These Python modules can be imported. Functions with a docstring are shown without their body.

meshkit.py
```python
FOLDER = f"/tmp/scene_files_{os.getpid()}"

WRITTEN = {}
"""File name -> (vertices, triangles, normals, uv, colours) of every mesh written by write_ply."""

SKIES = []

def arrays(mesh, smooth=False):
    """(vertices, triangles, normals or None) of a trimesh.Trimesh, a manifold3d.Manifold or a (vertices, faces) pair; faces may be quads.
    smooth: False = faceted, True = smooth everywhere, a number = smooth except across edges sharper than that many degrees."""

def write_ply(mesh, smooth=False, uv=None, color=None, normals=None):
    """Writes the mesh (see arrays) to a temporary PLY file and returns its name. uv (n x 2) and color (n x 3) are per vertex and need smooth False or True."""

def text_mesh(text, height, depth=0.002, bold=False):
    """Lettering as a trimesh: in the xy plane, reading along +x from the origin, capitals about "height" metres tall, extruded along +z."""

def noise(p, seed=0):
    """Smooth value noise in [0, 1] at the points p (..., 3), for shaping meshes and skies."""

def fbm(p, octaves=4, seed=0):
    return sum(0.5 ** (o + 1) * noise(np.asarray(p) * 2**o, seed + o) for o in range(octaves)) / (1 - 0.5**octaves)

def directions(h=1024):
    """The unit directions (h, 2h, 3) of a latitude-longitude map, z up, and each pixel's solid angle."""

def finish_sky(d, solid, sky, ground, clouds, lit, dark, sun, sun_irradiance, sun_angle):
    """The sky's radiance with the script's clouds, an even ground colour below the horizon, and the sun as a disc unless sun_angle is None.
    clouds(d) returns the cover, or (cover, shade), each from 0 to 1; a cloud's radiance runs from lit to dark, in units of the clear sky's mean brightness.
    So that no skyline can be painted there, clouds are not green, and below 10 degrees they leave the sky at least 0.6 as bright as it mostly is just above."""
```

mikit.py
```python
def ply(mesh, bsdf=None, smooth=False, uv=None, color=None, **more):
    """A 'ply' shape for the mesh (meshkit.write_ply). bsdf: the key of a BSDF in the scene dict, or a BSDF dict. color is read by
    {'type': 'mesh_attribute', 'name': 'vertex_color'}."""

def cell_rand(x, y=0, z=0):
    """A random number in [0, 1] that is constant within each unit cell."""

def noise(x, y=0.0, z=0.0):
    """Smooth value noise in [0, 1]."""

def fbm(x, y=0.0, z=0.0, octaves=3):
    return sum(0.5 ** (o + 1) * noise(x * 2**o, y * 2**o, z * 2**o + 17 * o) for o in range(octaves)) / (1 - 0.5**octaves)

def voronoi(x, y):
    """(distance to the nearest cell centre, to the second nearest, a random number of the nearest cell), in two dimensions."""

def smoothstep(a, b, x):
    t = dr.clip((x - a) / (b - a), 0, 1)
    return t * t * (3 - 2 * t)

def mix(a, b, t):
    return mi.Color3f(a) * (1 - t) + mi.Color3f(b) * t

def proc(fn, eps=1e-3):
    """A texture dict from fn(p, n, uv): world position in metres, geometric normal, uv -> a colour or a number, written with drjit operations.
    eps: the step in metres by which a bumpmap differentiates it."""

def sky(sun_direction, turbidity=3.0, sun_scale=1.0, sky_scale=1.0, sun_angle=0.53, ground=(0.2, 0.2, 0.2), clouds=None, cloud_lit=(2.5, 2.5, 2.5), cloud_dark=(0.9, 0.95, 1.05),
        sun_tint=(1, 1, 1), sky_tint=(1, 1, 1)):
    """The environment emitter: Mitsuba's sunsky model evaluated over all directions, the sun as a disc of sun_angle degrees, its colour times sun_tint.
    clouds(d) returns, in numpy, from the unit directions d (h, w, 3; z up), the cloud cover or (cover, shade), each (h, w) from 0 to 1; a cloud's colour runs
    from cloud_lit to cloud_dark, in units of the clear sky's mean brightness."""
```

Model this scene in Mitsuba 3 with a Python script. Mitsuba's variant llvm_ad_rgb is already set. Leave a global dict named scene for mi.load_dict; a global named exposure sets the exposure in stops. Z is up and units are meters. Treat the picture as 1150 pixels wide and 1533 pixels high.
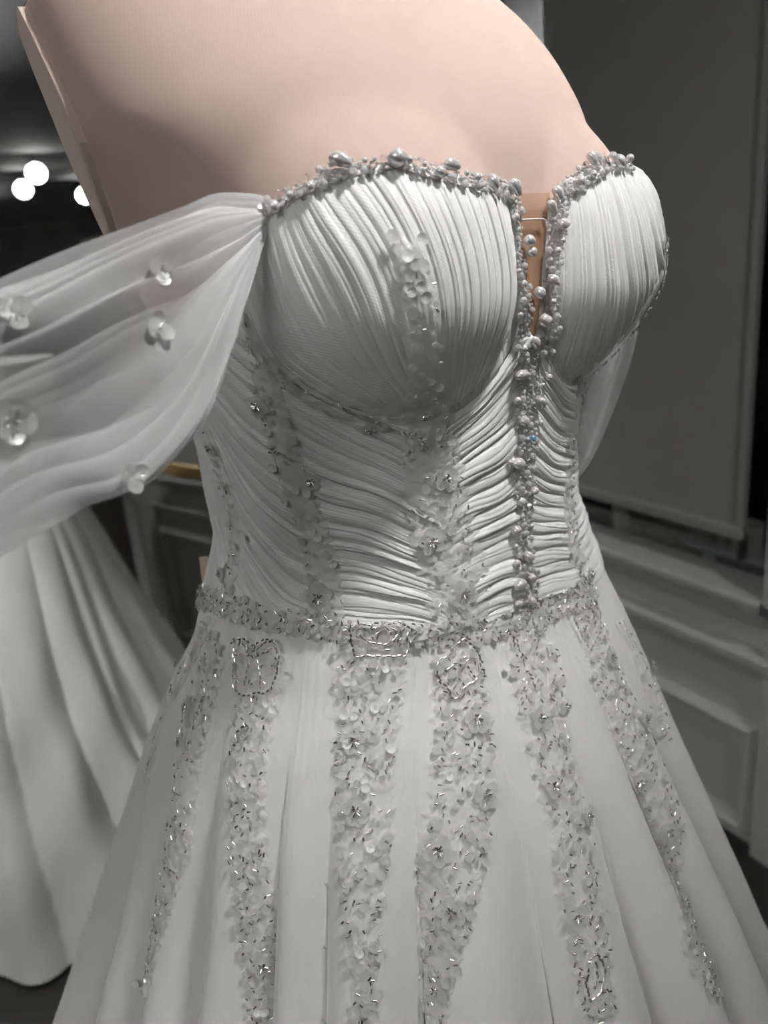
import math, numpy as np, trimesh, drjit as dr, mitsuba as mi, mikit
from mikit import proc, fbm, noise, smoothstep, mix
from scipy.interpolate import PchipInterpolator
T4 = mi.ScalarTransform4f
scene, labels = {}, {}
# ---- camera, lamps, exposure
EYE = np.array([-.0152, -.5376, 1.30])
PITCH, ROLL = math.radians(18), math.radians(5.4)
_f = np.array([0, math.cos(PITCH), -math.sin(PITCH)]); _u = np.array([0, math.sin(PITCH), math.cos(PITCH)])
_up = _u * math.cos(ROLL) + np.array([1., 0, 0]) * math.sin(ROLL)
scene['camera'] = {'type': 'thinlens', 'fov': 2 * math.degrees(math.atan(575 / 1130)), 'fov_axis': 'x', 'aperture_radius': .0019, 'focus_distance': .42, 'near_clip': .02,
                   'to_world': T4().look_at(origin=EYE.tolist(), target=(EYE + _f).tolist(), up=_up.tolist())}
exposure = 0.0
KEY, KEY_AIM, KEY_POWER = np.array([.52, -.42, 2.38]), np.array([.03, -.12, 1.43]), 240.0
SPOT_POWER, FILL_POWER, UPLIGHT, GOWN_POWER, WALL_POWER = 90.0, 6.0, 3000.0, 860.0, 310.0
# ---- materials (each defined once)
def rgb(*c): return {'type': 'rgb', 'value': list(c) if len(c) > 1 else [c[0]] * 3}
def mat(name, **d): scene[name] = {'type': 'twosided', 'nested': d} if d['type'] in ('principled', 'diffuse', 'roughplastic', 'roughconductor', 'conductor', 'plastic') else d
def bump(name, d, fn, scale, eps=2e-4):
    scene[name] = {'type': 'twosided', 'nested': {'type': 'bumpmap', 'arbitrary': proc(fn, eps), 'scale': scale, 'bsdf': d}}
def knit_h(p, n, uv):
    return .5 + .25 * dr.sin(uv.x * 6.2832) * (.7 + .3 * dr.sin(uv.y * 6.2832))
def knit_c(p, n, uv):
    r = .5 + .5 * dr.sin(uv.x * 6.2832); q = .5 + .5 * dr.sin(uv.y * 6.2832)
    w = .955 + .045 * r * (.5 + .5 * q)
    return mi.Color3f(.60, .45, .395) * w * (.97 + .06 * fbm(p.x * 60, p.y * 60, p.z * 60))
mat('jersey_plain', type='principled', base_color=rgb(.66, .53, .46), roughness=.8, specular=.15)
mat('jersey', type='principled', base_color=proc(knit_c), roughness=.85, specular=.15, sheen=.35)
def tulle_c(p, n, uv):
    a = .5 + .5 * dr.sin(uv.y * 6.2832 / .0016); b = .5 + .5 * dr.sin(uv.x * 6.2832 * 6)
    k = smoothstep(.25, .75, noise(p.x * 70, p.y * 70, p.z * 70))
    w = .86 + .15 * a * (.25 + .75 * k) + .04 * b
    return mi.Color3f(.84, .84, .825) * w
mat('ruched_tulle', type='principled', base_color=proc(tulle_c), roughness=.7, specular=.25, sheen=.3)
def satin_c(p, n, uv):
    a = .5 + .5 * dr.sin(uv.x * 6.2832) ; b = .5 + .5 * dr.sin(uv.y * 6.2832)
    return mi.Color3f(.79, .785, .765) * (.95 + .05 * a * b) * (.97 + .05 * fbm(p.x * 25, p.y * 25, p.z * 25))
mat('skirt_cloth', type='principled', base_color=proc(satin_c), roughness=.6, specular=.3, sheen=.4)
mat('sheer_white', type='principledthin', base_color=rgb(.86, .86, .87), roughness=.7, diff_trans=.65, spec_trans=0.0, eta=1.3)
def net_o(p, n, uv):
    # thread density of the tulle: net of threads, denser where the cloth is gathered
    a = dr.sin(uv.x * 6.2832 * 190); b = dr.sin((uv.y * 150 + uv.x * 40) * 6.2832)
    net = smoothstep(-.2, .7, dr.maximum(a, b))
    g = noise(uv.y * 8 + uv.x * 1.5, uv.x * 1.2, 3.0)
    rolled = dr.exp(-dr.square((uv.y - .17) / .06)) * .3 + dr.exp(-dr.square((uv.y - .03) / .05)) * .2
    gather = smoothstep(.35, 0.05, uv.x)
    d = .40 + .42 * smoothstep(.42, .80, g) + .50 * gather + rolled
    return dr.clip(d * (.56 + .66 * net), 0.05, .97)
scene['tulle_net'] = {'type': 'mask', 'opacity': proc(net_o), 'nested': {'type': 'ref', 'id': 'sheer_white'}}
def lace_o(p, n, uv):
    d1 = noise(p.x * 330, p.y * 330, p.z * 330); d2 = noise(p.x * 120, p.y * 120, p.z * 120)
    return dr.clip(.16 + .50 * smoothstep(.35, .65, d1) * smoothstep(.25, .6, d2) + .15 * d2, 0, 1)
mat('lace_thread', type='principled', base_color=rgb(.80, .79, .765), roughness=.75, specular=.2)
scene['lace'] = {'type': 'mask', 'opacity': proc(lace_o), 'nested': {'type': 'ref', 'id': 'lace_thread'}}
mat('blue_flash', type='principled', base_color=rgb(.45, .74, .95), roughness=.08, metallic=.7, specular=.9)
mat('pearl', type='principled', base_color=rgb(.73, .71, .68), roughness=.22, specular=.8, metallic=.35, clearcoat=.8, clearcoat_gloss=.9)
scene['crystal'] = {'type': 'principledthin', 'base_color': rgb(.95, .95, .95), 'roughness': .10, 'spec_trans': .40, 'diff_trans': .9, 'eta': 1.6}
scene['crystal_glass'] = {'type': 'dielectric', 'int_ior': 1.56, 'ext_ior': 1.0}
mat('silver_bugle', type='roughconductor', material='Ag', alpha=.13)
scene['sequin_film'] = {'type': 'principledthin', 'base_color': rgb(.86, .86, .83), 'roughness': .22, 'diff_trans': .8, 'spec_trans': .3, 'eta': 1.5}
mat('sequin_bright', type='principled', base_color=rgb(.86, .86, .84), roughness=.28, specular=.6)
def nude_o(p, n, uv):
    a = dr.abs(dr.sin((uv.x + uv.y) * 3.1416)); b = dr.abs(dr.sin((uv.x - uv.y) * 3.1416))
    return dr.select(dr.minimum(a, b) < .42, mi.Float(.92), mi.Float(.35))
mat('nude_thread', type='principled', base_color=rgb(.50, .30, .185), roughness=.8, specular=.1)
scene['nude_net'] = {'type': 'mask', 'opacity': proc(nude_o), 'nested': {'type': 'ref', 'id': 'nude_thread'}}
mat('clear_plastic', type='principled', base_color=rgb(.85, .8, .76), roughness=.2, specular=.6)
mat('tag_paper', type='principled', base_color=rgb(.62, .50, .38), roughness=.7)
def grey_wall(p, n, uv): return mi.Color3f(.62, .62, .61) * (.95 + .1 * fbm(p.x * 9, p.y * 9, p.z * 9))
mat('wall_paint', type='principled', base_color=proc(grey_wall), roughness=.5, specular=.3)
mat('blind_cloth', type='principled', base_color=rgb(.34, .34, .33), roughness=.7, specular=.2)
def dark_wall(p, n, uv): return mi.Color3f(.15, .153, .142) * (.93 + .14 * fbm(p.x * 7, p.y * 7, p.z * 7))
mat('dark_paint', type='principled', base_color=proc(dark_wall), roughness=.5, specular=.3)
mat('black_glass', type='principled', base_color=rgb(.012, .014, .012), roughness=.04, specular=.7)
scene['pane'] = {'type': 'thindielectric', 'int_ior': 1.5}
mat('pale_green', type='principled', base_color=rgb(.62, .66, .56), roughness=.8)
mat('teal', type='principled', base_color=rgb(.34, .42, .40), roughness=.5)
mat('gilt', type='principled', base_color=rgb(.45, .30, .12), roughness=.4, metallic=.4)
def floor_c(p, n, uv): return mi.Color3f(.030, .029, .028) * (.7 + .6 * fbm(p.x * 5, p.y * 40, 1.0))
mat('floor_dark', type='principled', base_color=proc(floor_c), roughness=.35, specular=.4)
mat('ceiling_paint', type='principled', base_color=rgb(.5, .5, .5), roughness=.8)
mat('black_cloth', type='principled', base_color=rgb(.016, .015, .014), roughness=.85)
mat('black_metal', type='principled', base_color=rgb(.02, .02, .02), roughness=.4)
def gown_c(p, n, uv): return mi.Color3f(.66, .665, .625) * (.94 + .1 * fbm(p.x * 12, p.y * 12, p.z * 5))
mat('ivory_satin', type='principled', base_color=proc(gown_c), roughness=.5, specular=.35, sheen=.2)
# ---- the body's and dress's shape: a radius around the body's axis for an angle u (0 = centre front) and a height z (from camera height)
CAMZ = 1.30
TB = np.array([  # z, half width on the wearer's right and left, depth in front and behind, axis shift
[-1.30,.640,.600,.600,.640,0],[-.90,.470,.415,.420,.470,0],[-.70,.355,.305,.315,.375,0],[-.55,.280,.242,.252,.315,0],
[-.42,.229,.204,.203,.250,0],[-.33,.205,.188,.167,.198,0],[-.28,.187,.179,.142,.165,0],[-.240,.169,.167,.122,.135,0],
[-.225,.164,.162,.117,.128,0],[-.205,.154,.151,.113,.122,0],[-.155,.139,.134,.110,.112,0],[-.11,.141,.134,.112,.110,0],
[-.06,.152,.143,.119,.112,0],[-.02,.163,.158,.126,.116,0],[.02,.175,.164,.127,.119,0],[.05,.188,.164,.126,.119,-.002],
[.08,.200,.162,.120,.119,-.006],[.11,.202,.155,.109,.115,-.012],[.135,.201,.141,.097,.107,-.018],[.155,.172,.121,.085,.095,-.024],
[.175,.130,.098,.073,.081,-.030],[.20,.088,.075,.061,.065,-.034],[.23,.067,.063,.055,.058,-.036],[.33,.059,.059,.053,.056,-.036]])
_ZT = np.linspace(-1.3, .34, 6000)
_R, _L, _F, _B, _O = [(lambda z, y=PchipInterpolator(TB[:, 0], TB[:, k])(_ZT): np.interp(z, _ZT, y)) for k in range(1, 6)]
YAW = math.radians(38)
EX, EY = np.array([math.cos(YAW), math.sin(YAW), 0]), np.array([math.sin(YAW), -math.cos(YAW), 0])
def angd(a, b): return (a - b + np.pi) % (2 * np.pi) - np.pi
def sst(a, b, x):
    t = np.clip((x - a) / (b - a), 0, 1); return t * t * (3 - 2 * t)
def cup(u, z):
    out = 0
    for s in (-1, 1):
        w = angd(u, s * math.radians(37)) * .135 / .0735; dz = z + .012
        h = np.where(dz > 0, dz / .090, dz / .070)
        q = np.clip(1 - (np.abs(w) ** 2.2 + np.abs(h) ** 2.2), 0, 1)
        out = out + .0365 * q ** (.95 + .35 * sst(-.02, .06, dz))
    return out
def radius(u, z):
    s, c = np.sin(u), np.cos(u)
    n = 2.25
    return (np.abs(s / np.where(s < 0, _R(z), _L(z))) ** n + np.abs(c / np.where(c > 0, _F(z), _B(z))) ** n) ** (-1 / n)
def to_world(X, Y, z):
    return np.asarray(X)[..., None] * EX + np.asarray(Y)[..., None] * EY + (np.asarray(z) + CAMZ)[..., None] * np.array([0, 0, 1.])
def surf(u, z, r):
    z = z + 0 * u
    return to_world(r * np.sin(u), r * np.cos(u) + _O(z), z)
FOLD_U = np.array([-168,-150,-131,-112,-96,-81,-66,-58,-43.5,-22,-1,15,31,50,70,90,110,128,146,163]) * math.pi / 180
FOLD_A = np.random.RandomState(5).uniform(.75, 1.15, len(FOLD_U) + 1)
def skirt_fold(u, z):
    """deep soft folds of the skirt, growing towards the hem"""
    uu = u - .10 * (z + .55) * np.sin(u + .5) - .02 * np.sin(9 * z + 3 * u)
    i = np.searchsorted(FOLD_U, uu)
    lo = np.concatenate([[FOLD_U[-1] - 2 * np.pi], FOLD_U])[i]; hi = np.concatenate([FOLD_U, [FOLD_U[0] + 2 * np.pi]])[i]
    t = np.clip((uu - lo) / (hi - lo), 0, 1)
    t = t ** .78
    arch = (4 * t * (1 - t)) ** 1.15
    wide = np.clip((hi - lo) / .3, .35, 1.25)
    return (arch - .5) * wide * FOLD_A[i] * .042 * sst(-.235, -.52, z) * (1 + .7 * sst(-.5, -1.2, z))
def dress_r(u, z):
    return radius(u, z) + cup(u, z) + np.where(z < -.225, skirt_fold(u, z), 0)
# ---- sleeves: sheets between two edge curves, s along the arm, t from the upper to the lower edge
def along(pts):
    p = np.array(pts); d = np.concatenate([[0], np.cumsum(np.linalg.norm(np.diff(p, axis=0), axis=1))])
    return PchipInterpolator(d / d[-1], p)
_rs = np.random.RandomState(11)
_J, _H = _rs.uniform(-.40, .40, 800), _rs.uniform(.45, 1.1, 800)
def pleats(c, seed=0, sharp=.6, skew=1.0):
    """a row of uneven pleats along c, one to a unit: 0 in the creases, up to 1.1 on the crests"""
    k = np.clip(np.floor(c), -380, 380).astype(int) + 400
    j = (k + seed * 37) % 790
    b0, b1 = np.floor(c) + _J[j], np.floor(c) + 1 + _J[j + 1]
    lo = c < b0; hi = c >= b1
    jj = np.where(lo, j - 1, np.where(hi, j + 1, j))
    base = np.floor(c) + np.where(lo, -1, np.where(hi, 1, 0))
    b0, b1 = base + _J[jj], base + 1 + _J[jj + 1]
    t = np.clip((c - b0) / (b1 - b0), 0, 1) ** skew
    return _H[jj] * np.clip(1 - (2 * t - 1) ** 2, 0, 1) ** sharp
OUT = np.array([-.42, -.86, .28])
def sleeve_pt(top, bot, s, t, layer=0):
    a, b = top(s), bot(s)
    w = sst(.0, .75, s)
    tt = t[..., None]
    p = a + (b - a) * tt
    puff = np.sin(np.pi * np.clip(t, 0, 1)) ** .8
    wig = .35 * np.sin(3.1 * s + 2.2 * t) + .2 * np.sin(7 * s - 5 * t)
    if layer == 0:
        h = .022 * puff * w + (.0095 * pleats(4.6 * t + wig + .9 * s, 3, 1.0) + .0022 * pleats(11 * t + 1.7 * wig, 5, 1.0)) * (.22 + .78 * w)
    elif layer == 1:
        h = -.045 * puff * w + .010 * pleats(5.3 * t - 1.5 * wig + 1.3 * s, 7, .8) * w
    else:
        h = -.012 * puff * w + .009 * pleats(4.4 * t + 1.1 * wig - .8 * s, 9, .8) * w - .003
    return p + h[..., None] * OUT
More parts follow.
